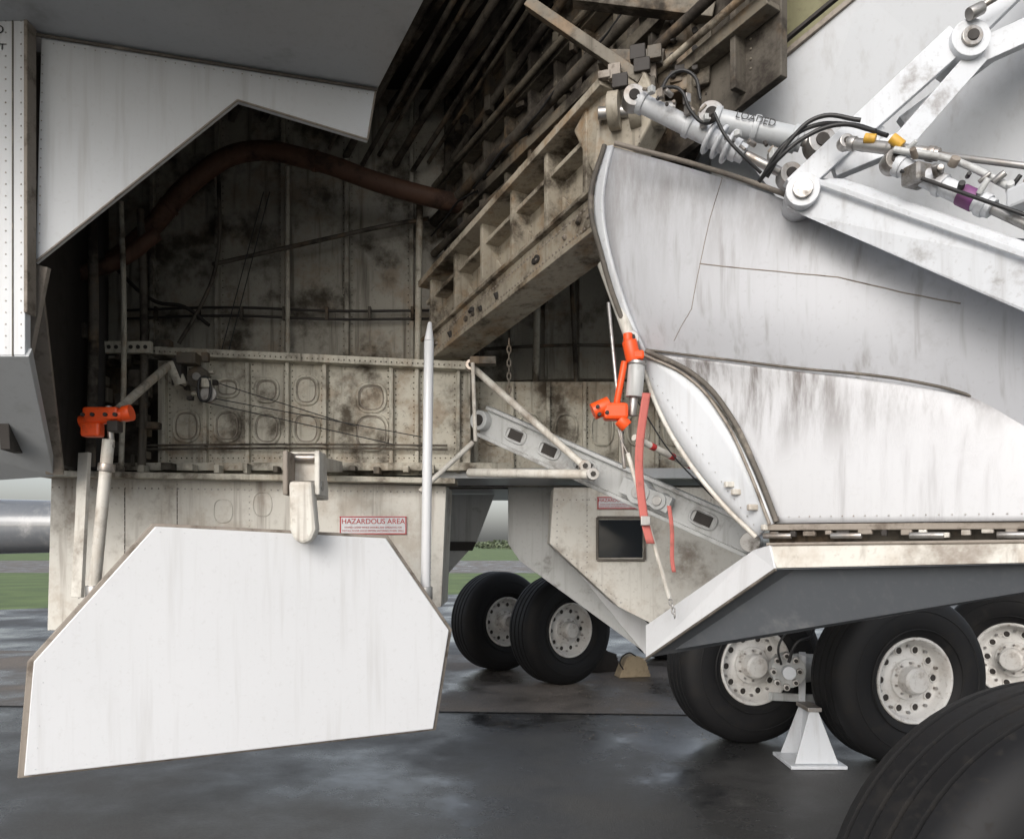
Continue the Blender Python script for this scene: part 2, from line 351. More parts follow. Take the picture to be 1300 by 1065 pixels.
tube('conduit',[(-2.49,6.55,3.92),(-1.6,6.55,4.12),(-1.0,6.55,4.25),(-0.69,6.55,4.30)],0.018,WELLD,ww)
tube('conduit_up',[(-2.75,6.5,3.25),(-2.55,6.5,3.6),(-2.45,6.52,3.9),(-2.44,6.55,4.75)],0.016,WELLD,ww)
tube('pipe_vertical',[(-1.88,6.6,3.1),(-1.88,6.6,4.75)],0.02,WELL,ww,False)
tube('pipe_vertical_b',[(-0.78,6.5,3.0),(-0.76,6.5,4.5)],0.028,WELL,ww,False)
tube('cable',[(-2.05,6.5,4.5),(-2.4,6.45,3.1)],0.004,BLACK,ww,False)
tube('cable',[(-2.0,6.5,4.5),(-2.34,6.45,3.1)],0.004,BLACK,ww,False)
tube('conduit_left',[(-3.3,6.5,3.9),(-2.95,6.5,3.6),(-2.7,6.5,3.55),(-2.5,6.5,3.4)],0.016,DARK,ww)
tube('bleed_duct',[(-3.55,6.1,3.70),(-3.2,6.2,3.80),(-2.91,6.2,4.02),(-2.48,6.2,4.48),(-2.11,6.2,4.68),(-1.55,6.2,4.61),(-1.05,6.25,4.46),(-0.53,6.35,4.36),(-.1,6.5,4.34)],0.075,DUCT,ww)
for c,d in (((-2.7,6.2,4.25),(.42,0,.46)),((-1.55,6.2,4.61),(.5,0,-.1))):
    c=Vector(c); d=Vector(d).normalized()*.015; cyl('duct_clamp',c-d,c+d,0.083,DUCT,ww)
tube('second_duct',[(-3.4,5.6,3.4),(-3.25,5.9,3.62),(-3.0,6.0,3.75),(-2.75,6.1,4.0)],0.055,DUCT,ww)
box('frame_wall',(-1.55,6.2,2.585),(2.45,0.06,0.90),WELL,ww)
plate('frame_cap',[(-2.80,6.06,3.06),(-0.33,6.06,2.94),(-0.33,6.06,3.0),(-2.80,6.06,3.12)],(0,0.6,0),WELL,ww)
for x in (-2.71,-2.39,-2.06,-1.75,-1.46,-0.94,-0.74,-0.42):
    box('frame_stiffener',(x,6.145,2.58),(0.03,0.055,0.86),WELL,ww)
    rv.row((x-.03,6.169,2.2),(x-.03,6.169,3.0),(0,-1,0),0.045,0.0065); rv.row((x+.03,6.169,2.2),(x+.03,6.169,3.0),(0,-1,0),0.045,0.0065)
for x,z,a,b in ((-2.55,2.52,.1,.12),(-2.23,2.52,.1,.12),(-1.92,2.50,.1,.12),(-1.61,2.50,.1,.12),(-1.92,2.80,.09,.09),(-1.61,2.80,.09,.11),(-1.1,2.74,.11,.11),(-1.1,2.47,.13,.14),(-2.23,2.82,.09,.07)):
    ring('lightening_recess',(x,6.165,z),a,b,0.013,WELL,ww); ring('recess_shadow_line',(x,6.168,z),a-.02,b-.02,0.004,RIMEDG,ww)
rv.row((-2.75,6.169,2.27),(-0.4,6.169,2.27),(0,-1,0),0.04,0.0065)
rv.row((-2.75,6.055,3.08),(-0.4,6.055,2.97),(0,-1,0),0.04,0.0065)
box('frame_lower_angle',(-1.7,6.10,2.19),(3.4,0.14,0.06),WELL,ww)
for z in (2.33,2.36): tube('hyd_line',[(-2.9,6.1,z),(-1.6,6.1,z+.01),(-0.5,6.1,z)],0.008,WELLD,ww)
for i in range(15):
    x=-3.4+i*.2; box('ledge_bracket_%d'%i,(x+random.uniform(-.03,.03),5.95,2.15+random.uniform(0,.03)),(random.uniform(.03,.09),0.10,random.uniform(.03,.08)),random.choice([WELL,WELLD,RIMEDG]),ww)
cyl('pulley',(-2.38,5.95,2.86),(-2.38,6.02,2.86),0.08,WELLD,ww); cyl('pulley_b',(-2.27,5.88,2.72),(-2.27,5.93,2.72),0.06,STEEL,ww)
cyl('pulley_hub',(-2.38,5.93,2.86),(-2.38,5.96,2.86),0.03,STEEL,ww)
cyl('valve',(-2.55,5.9,2.95),(-2.48,5.9,2.78),0.05,WELL,ww); box('valve_block',(-2.42,5.9,2.98),(0.14,0.12,0.08),WELLD,ww)
box('valve_block_b',(-2.50,5.92,2.88),(0.07,0.12,0.2),DARK,ww)
ring('cable_loop',(-2.29,5.86,2.75),0.045,0.09,0.01,BLACK,ww)
for i in range(12):
    box('pulley_fitting_%d'%i,(random.uniform(-2.6,-2.2),random.uniform(5.86,6.05),random.uniform(2.66,3.02)),(random.uniform(.02,.07),.05,random.uniform(.02,.07)),random.choice([WELL,WELLD,DARK,WELLD]),ww)
for a,b in (((-2.3,5.9,2.7),(-0.7,6.05,2.42)),((-2.3,5.9,2.66),(-0.9,6.05,2.36)),((-2.2,5.9,2.8),(-1.2,6.05,2.5))): tube('control_cable',[a,b],0.004,BLACK,ww,False)
box('perforated_bracket',(-2.93,5.95,3.08),(0.42,0.04,0.09),WELL,ww)
for i in range(7): cyl('hole_%d'%i,(-3.09+i*.055,5.925,3.08),(-3.09+i*.055,5.94,3.08),0.015,DARK,ww,bevel=0)  # holes are near-black discs, their shade painted on
for x,y,r,m in ((-3.0,5.6,0.035,WELLD),(-3.12,5.9,0.05,DARK),(-2.88,5.8,0.02,WELL),(-2.80,5.95,0.03,WELLD)):
    tube('riser',[(x,y,2.15),(x+.02,y,2.8),(x-.03,y+.1,3.5),(x-.1,y+.2,4.2)],r,m,ww)
for i in range(30):
    x=random.uniform(-3.25,-2.7); z=random.uniform(2.2,3.3); y=random.uniform(5.9,6.3)
    box('fitting_%d'%i,(x,y,z),(random.uniform(.03,.12),.08,random.uniform(.03,.14)),random.choice([WELLD,DARK,BULK]),ww)
A=Vector((0.54,-0.84,0.10)).normalized()
for i in range(16):
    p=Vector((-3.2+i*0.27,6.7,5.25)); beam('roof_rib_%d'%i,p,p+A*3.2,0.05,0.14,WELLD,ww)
for i in range(8):
    p=Vector((-1.55+i*0.14,6.68,4.95-0.05*(i%3)-i*0.02)); d=Vector((0.54,-0.84,0.28)).normalized()
    tube('pipe_run_%d'%i,[p,p+d*3.2],(0.016,0.03,0.02)[i%3],(BULK,WELLD,WELLD)[i%3],ww,False)
P0=Vector((-0.55,6.75,0)); P1=Vector((1.35,3.95,0)); D=(P1-P0); n=Vector((-0.827,-0.561,0))
def W(t,z,o=0.0): q=P0+D*t+n*o; return Vector((q.x,q.y,z))
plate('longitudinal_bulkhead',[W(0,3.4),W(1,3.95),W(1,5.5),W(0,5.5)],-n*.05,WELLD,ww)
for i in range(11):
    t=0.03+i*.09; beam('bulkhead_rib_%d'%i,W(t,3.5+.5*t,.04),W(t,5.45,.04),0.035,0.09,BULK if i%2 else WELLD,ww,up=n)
    rv.row(W(t+.015,3.7+.4*t,.003),W(t+.015,5.3,.003),n,0.05,0.008); rv.row(W(t-.015,3.7+.4*t,.003),W(t-.015,5.3,.003),n,0.05,0.008)
for k,(z0,z1,r,m) in enumerate([(3.95,4.35,.02,BEAMM),(4.05,4.5,.03,WELLD),(4.32,4.85,.04,WELLD),(4.62,5.2,.022,BULK)]):
    tube('bulkhead_pipe_%d'%k,[W(0,z0,.14),W(1,z1,.16)],r,m,ww,False)
for k,(z0,z1) in enumerate([(3.88,4.28),(4.22,4.72),(4.62,5.18)]):
    beam('bulkhead_stringer_%d'%k,W(0,z0,.06),W(1,z1,.06),0.10,0.03,BULK,ww); beam('bulkhead_stringer_lip_%d'%k,W(0,z0+.03,.10),W(1,z1+.03,.10),0.02,0.06,BULK,ww)
for i in range(30):
    t=random.uniform(.02,.9); z=random.uniform(4.0,5.0); c=W(t,z+.3*t,random.uniform(.04,.10))
    box('bracket_%d'%i,c,(random.uniform(.03,.08),random.uniform(.02,.07),random.uniform(.04,.12)),random.choice([WELLD,DARK,BULK]),ww,rz=0.98)
for i in range(4):
    t=i*.2; z=4.2+i*.15
    tube('harness_%d'%i,[W(t,z,.16),W(t+.07,z+.02,.19),W(t+.14,z+.12,.17),W(t+.2,z+.14,.12)],.008,BLACK,ww)
box('rear_frame',(1.0,6.6,2.55),(2.9,0.06,0.8),WELL,ww)
for i in range(9):
    x=-0.3+i*.3; box('rear_frame_stiffener',(x,6.545,2.55),(0.03,0.06,0.78),WELL,ww); rv.row((x+.03,6.568,2.2),(x+.03,6.568,2.9),(0,-1,0),.045,.0065)
    ring('rear_recess',(x+.15,6.562,2.55),0.09,0.13,0.012,WELL,ww)
    box('rear_wall_stiffener',(x,6.9,3.5),(0.03,0.06,1.3),WELLB,ww)
for z in (2.95,3.25): tube('rear_line',[(-.5,6.75,z),(.5,6.75,z+.05),(2,6.75,z)],.014,WELLD,ww)
tube('rear_riser',[(.2,6.7,2.9),(.22,6.7,4.0)],.03,WELL,ww); tube('rear_riser',[(.55,6.7,2.9),(.5,6.7,4.0)],.02,WELLD,ww)
rv.done('rivets',BULK,ww)

# ------------------------------------------------------------------ keel beam
kb=root('keel_beam'); rv=Rivets()
Fp=Vector((-0.57,6.3,0)); Np=Vector((0.60,4.5,0)); D2=Np-Fp; n2=Vector((-D2.y,D2.x,0)).normalized()
if n2.y>0: n2=-n2
def K(t,s,o=0.0):
    zb=3.04+(3.40-3.04)*t; zt=3.66+(4.14-3.66)*t
    q=Fp+D2*t+n2*o; return Vector((q.x,q.y,zb+(zt-zb)*s))
plate('web',[K(-.02,0),K(1,0),K(1,1),K(-.02,1)],-n2*.04,BEAMM,kb)
beam('top_flange',K(-.02,1,.06),K(1.03,1,.06),0.24,0.05,BEAMM,kb)
beam('upper_stringer',K(-.02,.78,.05),K(1,.78,.05),0.12,0.03,BEAMM,kb)
beam('bottom_chord',K(-.02,.12,.09),K(1.0,.12,.09),0.07,0.21,BEAMM,kb)
beam('bottom_flange',K(-.02,-.03,.02),K(1.0,-.03,.02),0.28,0.03,BEAMM,kb)
beam('mid_flange',K(-.02,.29,.07),K(1,.29,.07),0.18,0.025,BEAMM,kb)
for i in range(6):
    t=.04+i*.18; beam('web_stiffener_%d'%i,K(t,.3,.06),K(t,.98,.06),0.035,0.15,BEAMM,kb,up=n2)
    rv.row(K(t+.02,.34,.004),K(t+.02,.95,.004),n2,.035,.007); rv.row(K(t+.15,.34,.004),K(t+.15,.75,.004),n2,.035,.007)
    beam('pocket_frame',K(t+.02,.36,.015),K(t+.16,.36,.015),0.03,0.03,WELL,kb)
    plate('pocket_gusset',[K(t+.02,.3,.02),K(t+.10,.3,.02),K(t+.02,.6,.02)],n2*.02,BEAMM,kb)
rv.row(K(0,.2,.127),K(1,.2,.127),n2,.035,.009); rv.row(K(0,.05,.127),K(1,.05,.127),n2,.035,.009)
for i in range(16):
    t=.04+random.random()*.92; cyl('chord_boss_%d'%i,K(t,random.uniform(.06,.18),.12),K(t,.125,.14),random.uniform(.012,.026),random.choice([DARK,WELLD,RIMEDG]),kb)
rv.done('rivets',RIMEDG,kb)
c=Vector((0.64,4.38,3.98))
plate('end_fitting',[(0.36,4.62,4.02),(0.50,4.42,4.22),(0.72,4.3,4.20),(0.80,4.3,3.98),(0.66,4.38,3.74),(0.46,4.5,3.72)],(.10,.14,0),BEAMM,kb,0.012)
for o in (-.1,0.02,.14): cyl('hinge_lug',c+Vector((o,0,0.02)),c+Vector((o+.06,-.02,0.02)),0.10,BEAMM,kb)
cyl('hinge_pin',c+Vector((-.16,.02,.02)),c+Vector((.26,-.04,.02)),0.035,STEEL,kb)
plate('end_block',[(0.82,4.45,4.12),(1.08,4.3,4.12),(1.10,4.3,4.70),(0.92,4.45,4.70),(0.82,4.45,4.45)],(.06,.2,0),BULK,kb,.012)
for z in(4.2,4.3,4.4,4.5,4.6): 
    for u_ in(.25,.75): q=Vector((.85,4.43,z)).lerp(Vector((1.07,4.3,z)),u_); cyl('block_bolt',q,q+Vector((-.02,-.04,0)),.016,DARK,kb,bevel=0)
beam('end_strap',(0.1,4.6,4.75),(0.72,4.35,4.15),0.08,0.06,BULK,kb)
beam('end_strap_c',(0.35,4.4,4.66),(1.1,4.3,4.50),0.08,0.10,BULK,kb)
beam('end_strap_e',(0.5,4.5,4.36),(0.85,4.4,4.30),0.08,0.08,WELLD,kb)
for i in range(12):
    q=Vector((random.uniform(.5,.95),random.uniform(4.3,4.45),random.uniform(4.05,4.3)))
    box('clip_%d'%i,q,(random.uniform(.03,.09),.04,random.uniform(.03,.09)),random.choice([DARK,WELLD,RIMEDG]),kb,rz=-.3)

# ------------------------------------------------------------------ octagonal door at left
od=root('landing_gear_door')
pts=[(-1.92,4.238,1.693),(-0.757,4.734,1.633),(-0.391,4.89,1.062),(-0.485,4.85,0.46),(-2.48,4.0,0.42),(-2.44,4.016,0.998)]
plate('outer_panel',pts,(-0.012,0.03,0),WHITE,od,0.006)
cc=sum((Vector(p) for p in pts),Vector())/6
back=[cc+(Vector(p)-cc)*1.030+Vector((-.014,.033,0)) for p in pts]
plate('edge_seal',back,(-0.02,0.045,0),RIMEDG,od,0.006)
back2=[cc+(Vector(p)-cc)*0.97+Vector((-.036,.08,0)) for p in pts]
plate('inner_frame',back2,(-0.02,0.05,0),CREAM,od,0.006)
rv=Rivets(); nd=Vector((.392,-.92,0))
ins=[cc+(Vector(p)-cc)*0.955+nd*0.0015 for p in pts]
for i in range(6): rv.row(ins[i],ins[(i+1)%6],nd,.11,.003)
rv.done('screws',SKIN,od)
plate('hinge_bracket',[(-1.31,4.62,2.14),(-1.12,4.62,2.14),(-1.10,4.62,1.86),(-1.30,4.62,1.86)],(0,.12,0),CREAM,od,.012)
beam('hinge_link',(-1.21,4.70,2.08),(-1.35,5.95,2.18),0.14,0.08,CREAM,od)
V=[(-1.25,4.40,1.95),(-1.12,4.40,1.95),(-1.095,4.40,1.68),(-1.12,4.40,1.62),(-1.17,4.40,1.595),(-1.22,4.40,1.62),(-1.245,4.40,1.68)]
plate('hinge_shoe',V,(0,.10,0),CREAM,od,.02)
cyl('hinge_bolt',(-1.27,4.5,1.93),(-1.08,4.5,1.93),0.03,STEEL,od); cyl('hinge_bolt_b',(-1.33,4.6,2.1),(-1.1,4.6,2.1),0.025,STEEL,od)
box('hinge_cheek',(-1.28,4.52,2.0),(0.03,.16,.25),RIMEDG,od,.008); box('hinge_cheek_b',(-1.10,4.52,2.0),(0.03,.16,.25),CREAM,od,.008)

ps=root('door_support_post')
cyl('post',(-0.545,4.96,1.30),(-0.525,4.98,2.88),0.031,WHITE,ps); cyl('post_tip',(-0.525,4.98,2.88),(-0.52,4.985,3.0),0.031,WHITE,ps,r2=0.012)
cyl('foot',(-0.545,4.96,1.25),(-0.545,4.96,1.33),0.045,STEEL,ps)
ps=root('door_support_post')
cyl('post',(-2.60,4.9,1.30),(-2.52,4.92,2.25),0.036,CREAM,ps); cyl('collar',(-2.535,4.92,2.05),(-2.53,4.92,2.1),0.05,STEEL,ps)
cyl('foot',(-2.60,4.9,1.25),(-2.60,4.9,1.34),0.05,STEEL,ps)
beam('guide_strap',(-2.82,5.2,2.2),(-2.84,5.15,1.25),0.09,0.03,CREAM,ps)
lk=root('door_safety_lock')
box('body',(-2.56,4.93,2.41),(0.22,0.09,0.08),ORANGE,lk,.015); cyl('barrel',(-2.70,4.93,2.36),(-2.42,4.93,2.41),0.04,ORANGE,lk)
cyl('cap',(-2.43,4.93,2.41),(-2.38,4.93,2.42),0.05,ORANGE,lk); box('jaw',(-2.62,4.92,2.31),(0.12,0.08,0.09),ORANGE,lk,.015)
cyl('pin',(-2.52,4.92,2.46),(-2.50,4.92,2.20),0.018,STEEL,lk); box('jaw_b',(-2.48,4.92,2.33),(0.07,0.08,0.07),DARK,lk,.01)
for x in(-2.66,-2.60,-2.52,-2.46): cyl('stud',(x,4.87,2.40),(x,4.90,2.40),.012,DARK,lk,bevel=0)
cyl('lock_strut',(-2.45,5.6,2.86),(-2.5,5.0,2.45),0.028,WELLB,lk)

# ------------------------------------------------------------------ right: fairing door
fd=root('wing_fairing_door')
rows=[
 [(.559,4.30,3.759),(1.046,4.10,3.519),(1.482,3.80,3.196),(1.89,3.50,2.86),(2.08,3.20,2.656),(2.35,2.95,2.40)],
 [(.482,4.30,3.470),(.964,4.08,3.281),(1.475,3.76,3.010),(1.89,3.46,2.716),(2.08,3.17,2.50),(2.35,2.92,2.26)],
 [(.542,4.28,3.148),(.902,4.08,3.027),(1.465,3.74,2.815),(1.89,3.44,2.571),(2.08,3.15,2.34),(2.35,2.90,2.12)],
 [(.636,4.28,2.847),(.850,4.10,2.789),(1.455,3.76,2.62),(1.89,3.46,2.427),(2.08,3.17,2.18),(2.35,2.92,1.98)],
 [(.740,4.30,2.632),(.90,4.20,2.57),(1.444,3.85,2.428),(1.89,3.52,2.2825),(2.08,3.22,2.02),(2.35,2.97,1.84)]]
V=[p for r in rows for p in r]; nc=6
F=[(j*nc+i,j*nc+i+1,(j+1)*nc+i+1,(j+1)*nc+i) for j in range(4) for i in range(nc-1)]
sk_=mesh('outer_skin',V,F,FAIR,fd,solid=0.02,smooth=True,sub=3)
LE=[Vector(r[0]) for r in rows]
mesh('edge_frame',[p+Vector((-.004,-.015,0)) for p in LE]+[p+Vector((-.05,.02,.01)) for p in LE],[(i,i+1,6+i,5+i) for i in range(4)],ARMP,fd,solid=.03,smooth=True,sub=2)
tube('edge_gasket',[p+Vector((-.055,-.01,.01)) for p in LE],0.014,GASK,fd)
tube('edge_gasket_top',[Vector(p)+Vector((0,-.02,.015)) for p in rows[0]],0.013,RIMEDG,fd)
rv=Rivets()
def seam(pts, riv=True, r=.002):
    q=on_surface(sk_,pts,.0003); tube('seam',[p for p,_ in q],r,RIMEDG,fd,False)
    if riv:
        for p,nn in q[::1]: rv.at(p+Vector((.03,0,.0)),nn,.0045)
seam([rows[k][1] for k in range(4)]+[(.79,4.25,2.62)])
seam([(.902,4.08,3.04),(1.465,3.74,2.86),(1.89,3.44,2.62)],False,.003)
rv.done('rivets',FAIR,fd)

cf=root('curved_gear_door')
Aa=[(.736,4.28,2.636),(.975,4.15,2.4715),(1.1176,4.02,2.243),(1.215,3.92,1.972),(1.297,3.85,1.70)]
Bb=[(1.863,3.45,2.273),(2.01,3.30,2.15),(2.112,3.18,2.02),(2.17,3.10,1.85),(2.20,3.05,1.69)]
Cc=[(2.35,3.05,2.0),(2.5,2.9,1.95),(2.6,2.78,1.87),(2.66,2.72,1.78),(2.68,2.68,1.69)]
V=[];nc=6
for a,b,c2 in zip(Aa,Bb,Cc):
    a=Vector(a);b=Vector(b);c2=Vector(c2)
    V+=[a,a.lerp(b,.33),a.lerp(b,.66),b,b.lerp(c2,.5),c2]
F=[(j*nc+i,j*nc+i+1,(j+1)*nc+i+1,(j+1)*nc+i) for j in range(4) for i in range(nc-1)]
mesh('outer_skin',V,F,CURV,cf,solid=0.025,smooth=True,sub=3)
II=[(.731,4.32,2.546),(.799,4.26,2.3225),(.921,4.16,2.0565),(1.073,4.06,1.823),(1.232,3.96,1.632)]
mesh('end_rib',[Vector(p)+Vector((-.02,-.01,0)) for p in Aa]+[Vector(p) for p in II],[(i,i+1,6+i,5+i) for i in range(4)],SKIN,cf,solid=.02,smooth=True,sub=2)
tube('rib_gasket',[Vector(p)+Vector((-.012,-.025,.006)) for p in Aa],0.014,GASK,cf)
tube('rib_gasket_b',[Vector(p)+Vector((-.045,-.02,-.005)) for p in Aa],0.008,RIMEDG,cf)
tube('rib_inner_lip',[Vector(p)+Vector((-.01,-.015,0)) for p in II],0.012,CREAM,cf)
tube('top_gap',[Vector(Aa[0])+Vector((0,-.02,.01)),Vector(Aa[0]).lerp(Vector(Bb[0]),.5)+Vector((0,-.02,.012)),Vector(Bb[0])+Vector((0,-.02,.01)),Vector(Bb[1])+Vector((.05,-.0,.02)),Vector(Cc[0])],0.007,GASK,cf)
rv=Rivets()
a=Vector(Aa[4]);b=Vector(Bb[4]); rv.row(a+Vector((0,-.018,.03)),b+Vector((0,-.018,.03)),(-.5,-.8,0),.05,.004)
for i in range(4): rv.row(Vector(II[i]).lerp(Vector(Aa[i]),.3)+Vector((-.02,-.02,0)),Vector(II[i+1]).lerp(Vector(Aa[i+1]),.3)+Vector((-.02,-.02,0)),(-.8,-.5,0),.05,.004)
rv.done('rivets',STEEL,cf)
beam('sill',Vector(Aa[4])+Vector((-.03,.03,-.02)),Vector(Cc[4])+Vector((0,.03,-.02)),0.06,0.03,RIMEDG,cf)
plate('sill_back',[(1.30,3.98,1.60),(2.80,2.80,1.60),(2.80,2.80,1.75),(1.30,3.98,1.75)],(0.02,.03,0),WELLD,cf)
for i in range(22):
    p=Vector((1.27,3.86,1.648)).lerp(Vector((2.65,2.72,1.645)),(i+random.uniform(.1,.5))/22)
    box('latch_%d'%i,p+Vector((0,0,random.uniform(-.01,.01))),(random.uniform(.02,.06),0.03,random.uniform(.015,.035)),random.choice([CREAM,STEEL,RIMEDG,DARK]),cf,.004,rz=-.68)
    if i%4==0: cyl('hinge_%d'%i,p+Vector((-.05,.02,-.01)),p+Vector((.06,-.06,-.01)),.014,STEEL,cf)
for i,(x,y,z) in enumerate(((1.10,4.02,1.90),(1.13,4.0,1.86),(1.19,3.93,1.78),(1.25,3.9,1.68))): box('end_latch_%d'%i,(x,y-.03,z),(.05,.03,.03),CREAM,cf,.006,rz=.3)

ld=root('lower_gear_door')
plate('outer_skin',[(1.256,3.75,1.48),(2.50,2.62,1.55),(2.95,3.75,1.45),(.782,4.6,.933)],(0.03,.03,.02),DARKSK,ld,.004)
plate('front_lip',[(1.235,3.80,1.592),(2.50,2.65,1.612),(2.50,2.61,1.553),(1.256,3.74,1.484)],(0.02,.03,0),CREAM,ld,.004)
plate('end_cap',[(1.236,3.78,1.592),(1.19,3.90,1.565),(.80,4.72,1.11),(.78,4.60,.930),(1.25,3.742,1.478)],(.03,.02,.01),WHITE,ld,.004)
plate('inner_skin',[(1.26,3.84,1.585),(2.52,2.70,1.605),(3.0,3.85,1.55),(.83,4.74,1.10)],(0,0,.01),CREAM,ld,.003)
tube('end_seal',[(1.25,3.735,1.478),(.775,4.592,.925)],0.008,GASK,ld,False)
tube('lip_seal',[(1.23,3.80,1.597),(2.50,2.65,1.617)],0.008,RIMEDG,ld,False)

# ------------------------------------------------------------------ wing underside
wg=root('wing_underside')
mesh('skin_panel',[(1.1475,4.5,4.039),(1.78,4.0,4.40),(3.2,3.3,4.6),(3.3,4.0,3.1),(2.3,4.3,3.3),(1.575,4.5,3.50)],[(0,1,5),(1,4,5),(1,2,3),(1,3,4)],SKIN,wg,solid=.03)
plate('olive_panel',[(1.24,4.62,4.85),(1.86,4.15,4.55),(1.36,4.62,4.26)],(.02,.04,.02),GREEN,wg)
beam('panel_edge',(1.13,4.48,4.03),(1.80,3.98,4.41),.04,.03,RIMEDG,wg); beam('panel_edge_b',(1.10,4.5,4.09),(1.77,4.0,4.47),.03,.02,DARK,wg)
plate('closure',[(1.2,4.75,3.4),(3.6,4.4,3.0),(3.6,4.4,5.4),(1.2,4.75,5.4)],(0,.05,0),GREYSK,wg)
plate('outer_wing_skin',[(1.6,4.0,4.75),(2.6,3.0,4.85),(5,3.2,4.6),(5,7,4.3),(1.6,7,4.9)],(0,0,.06),SKIN,wg)

# ------------------------------------------------------------------ retraction strut
st=root('gear_retraction_strut')
plate('main_beam',[(1.27,3.68,3.17),(1.40,3.68,3.31),(1.52,3.60,3.27),(2.15,2.70,2.50),(2.15,2.70,2.22),(1.34,3.66,3.13)],(.06,.08,.02),ARMP,st,.015)
beam('main_beam_rib',(1.40,3.62,3.265),(2.12,2.68,2.45),.012,.025,ARMP,st)
cyl('knee_pin',(1.33,3.60,3.22),(1.40,3.86,3.24),.075,ARMP,st); cyl('knee_cap',(1.325,3.585,3.22),(1.335,3.62,3.22),.045,STEEL,st)
beam('upper_link_a',(1.30,3.66,3.24),(2.03,3.6,3.90),.07,.10,ARMP,st,h2=.13)
beam('upper_link_b',(1.50,3.68,3.34),(1.80,3.6,3.44),.07,.08,ARMP,st); beam('upper_link_c',(1.77,3.6,3.42),(2.12,3.6,3.82),.07,.09,ARMP,st)
plate('link_web',[(1.45,3.66,3.34),(1.66,3.64,3.38),(1.72,3.63,3.52),(1.66,3.63,3.56)],(0,.03,0),ARMP,st)
cyl('web_hole',(1.63,3.625,3.45),(1.63,3.64,3.45),.045,DARK,st); ring('web_hole_lip',(1.63,3.622,3.45),.05,.05,.012,ARMP,st,pw=1)  # hole is a dark disc on the web, shaded by colour alone
cyl('upper_pin',(2.06,3.53,3.87),(2.08,3.75,3.87),.085,ARMP,st); cyl('upper_pin_cap',(2.058,3.515,3.87),(2.06,3.54,3.87),.045,STEEL,st); cyl('upper_pin_bore',(2.057,3.508,3.87),(2.06,3.52,3.87),.025,DARK,st)
beam('fork_a',(2.06,3.62,3.9),(2.6,3.5,4.42),.06,.10,ARMP,st); beam('fork_b',(2.10,3.62,3.83),(2.9,3.5,4.15),.06,.11,ARMP,st)
cyl('tie_rod',(2.06,3.5,3.97),(2.4,3.4,4.15),.015,STEEL,st); cyl('tie_rod_end',(2.03,3.5,3.95),(2.09,3.5,3.98),.028,STEEL,st)
beam('fork_c',(1.85,3.75,3.60),(2.9,3.6,4.35),.05,.05,ARMP,st)
def actuator(name,p1,p2,r,m1,m2,split=.6):
    R=root(name); p1=Vector(p1);p2=Vector(p2);q=p1.lerp(p2,split); d=(p2-p1).normalized()
    cyl('barrel',p1,q,r,m1,R); cyl('piston_rod',q,p2,r*.5,m2,R)
    for t in(.08,.5,.92): c=p1.lerp(q,t); cyl('gland',c-d*.015,c+d*.015,r*1.2,m1,R)
    for c in(p1,p2):
        cyl('eye',c+Vector((0,-r*.9,0)),c+Vector((0,r*.9,0)),r*1.2,STEEL,R); cyl('eye_bush',c+Vector((0,-r*1.05,0)),c+Vector((0,-r*.85,0)),r*.6,DARK,R)
    return R
a1=actuator('hydraulic_actuator',(.60,3.90,3.80),(1.33,3.78,3.36),.045,ARMP,STEEL,.72)
for t in (.50,.56,.62):
    c=Vector((.60,3.90,3.80)).lerp(Vector((1.33,3.78,3.36)),t); d=Vector((.73,-.12,-.44)).normalized()
    a=d.orthogonal().normalized(); b=d.cross(a)
    tube('clamp_coil',[c+(a*math.cos(k*.785)+b*math.sin(k*.785))*.07 for k in range(8)],.011,ARMP,a1,True,True)
a2=actuator('hydraulic_actuator',(.99,3.95,3.73),(1.50,3.85,3.55),.055,GREYSK,STEEL,.85)
text('stencil','LOADED',(1.19,3.845,3.672),.05,INK,a2,rz=-.19,ry=.34)
a3=actuator('hydraulic_actuator',(1.62,3.35,3.22),(2.08,2.95,2.72),.038,ARMP,STEEL,.6)
tube('supply_line',[(1.60,3.30,3.25),(1.78,3.2,3.16),(1.95,3.05,2.97),(2.1,2.95,2.83)],.014,GREYP,a3)
c=Vector((1.62,3.35,3.22)).lerp(Vector((2.08,2.95,2.72)),.42); dd=Vector((.46,-.4,-.5)).normalized()
cyl('purple_band',c,c+dd*.07,.042,PURPLE,a3)
a4=actuator('hydraulic_actuator',(1.48,3.5,3.38),(2.2,2.9,2.95),.026,STEEL,STEEL,.4)
cyl('yellow_tape',(1.60,3.32,3.31),(1.64,3.31,3.27),.022,YELLOW,a4); cyl('yellow_tape_b',(1.53,3.42,3.36),(1.57,3.4,3.345),.02,YELLOW,a4)
box('valve_body',(1.69,3.28,3.13),(.1,.09,.08),STEEL,a4,.012,rz=.4); box('valve_body_b',(1.95,3.0,2.92),(.09,.09,.08),ARMP,a4,.012,rz=.4)
for i in range(16):
    p=Vector((1.62,3.33,3.22)).lerp(Vector((2.12,2.90,2.72)),random.random())+Vector((0,-.03,random.uniform(-.03,.06)))
    q=p+Vector((random.uniform(-.03,.03),-.03,random.uniform(.0,.05)))
    cyl('fitting_%d'%i,p,q,random.uniform(.008,.02),random.choice([STEEL,GREYP,BLACK,RIMEDG]),a4)
hs=root('hydraulic_hoses')
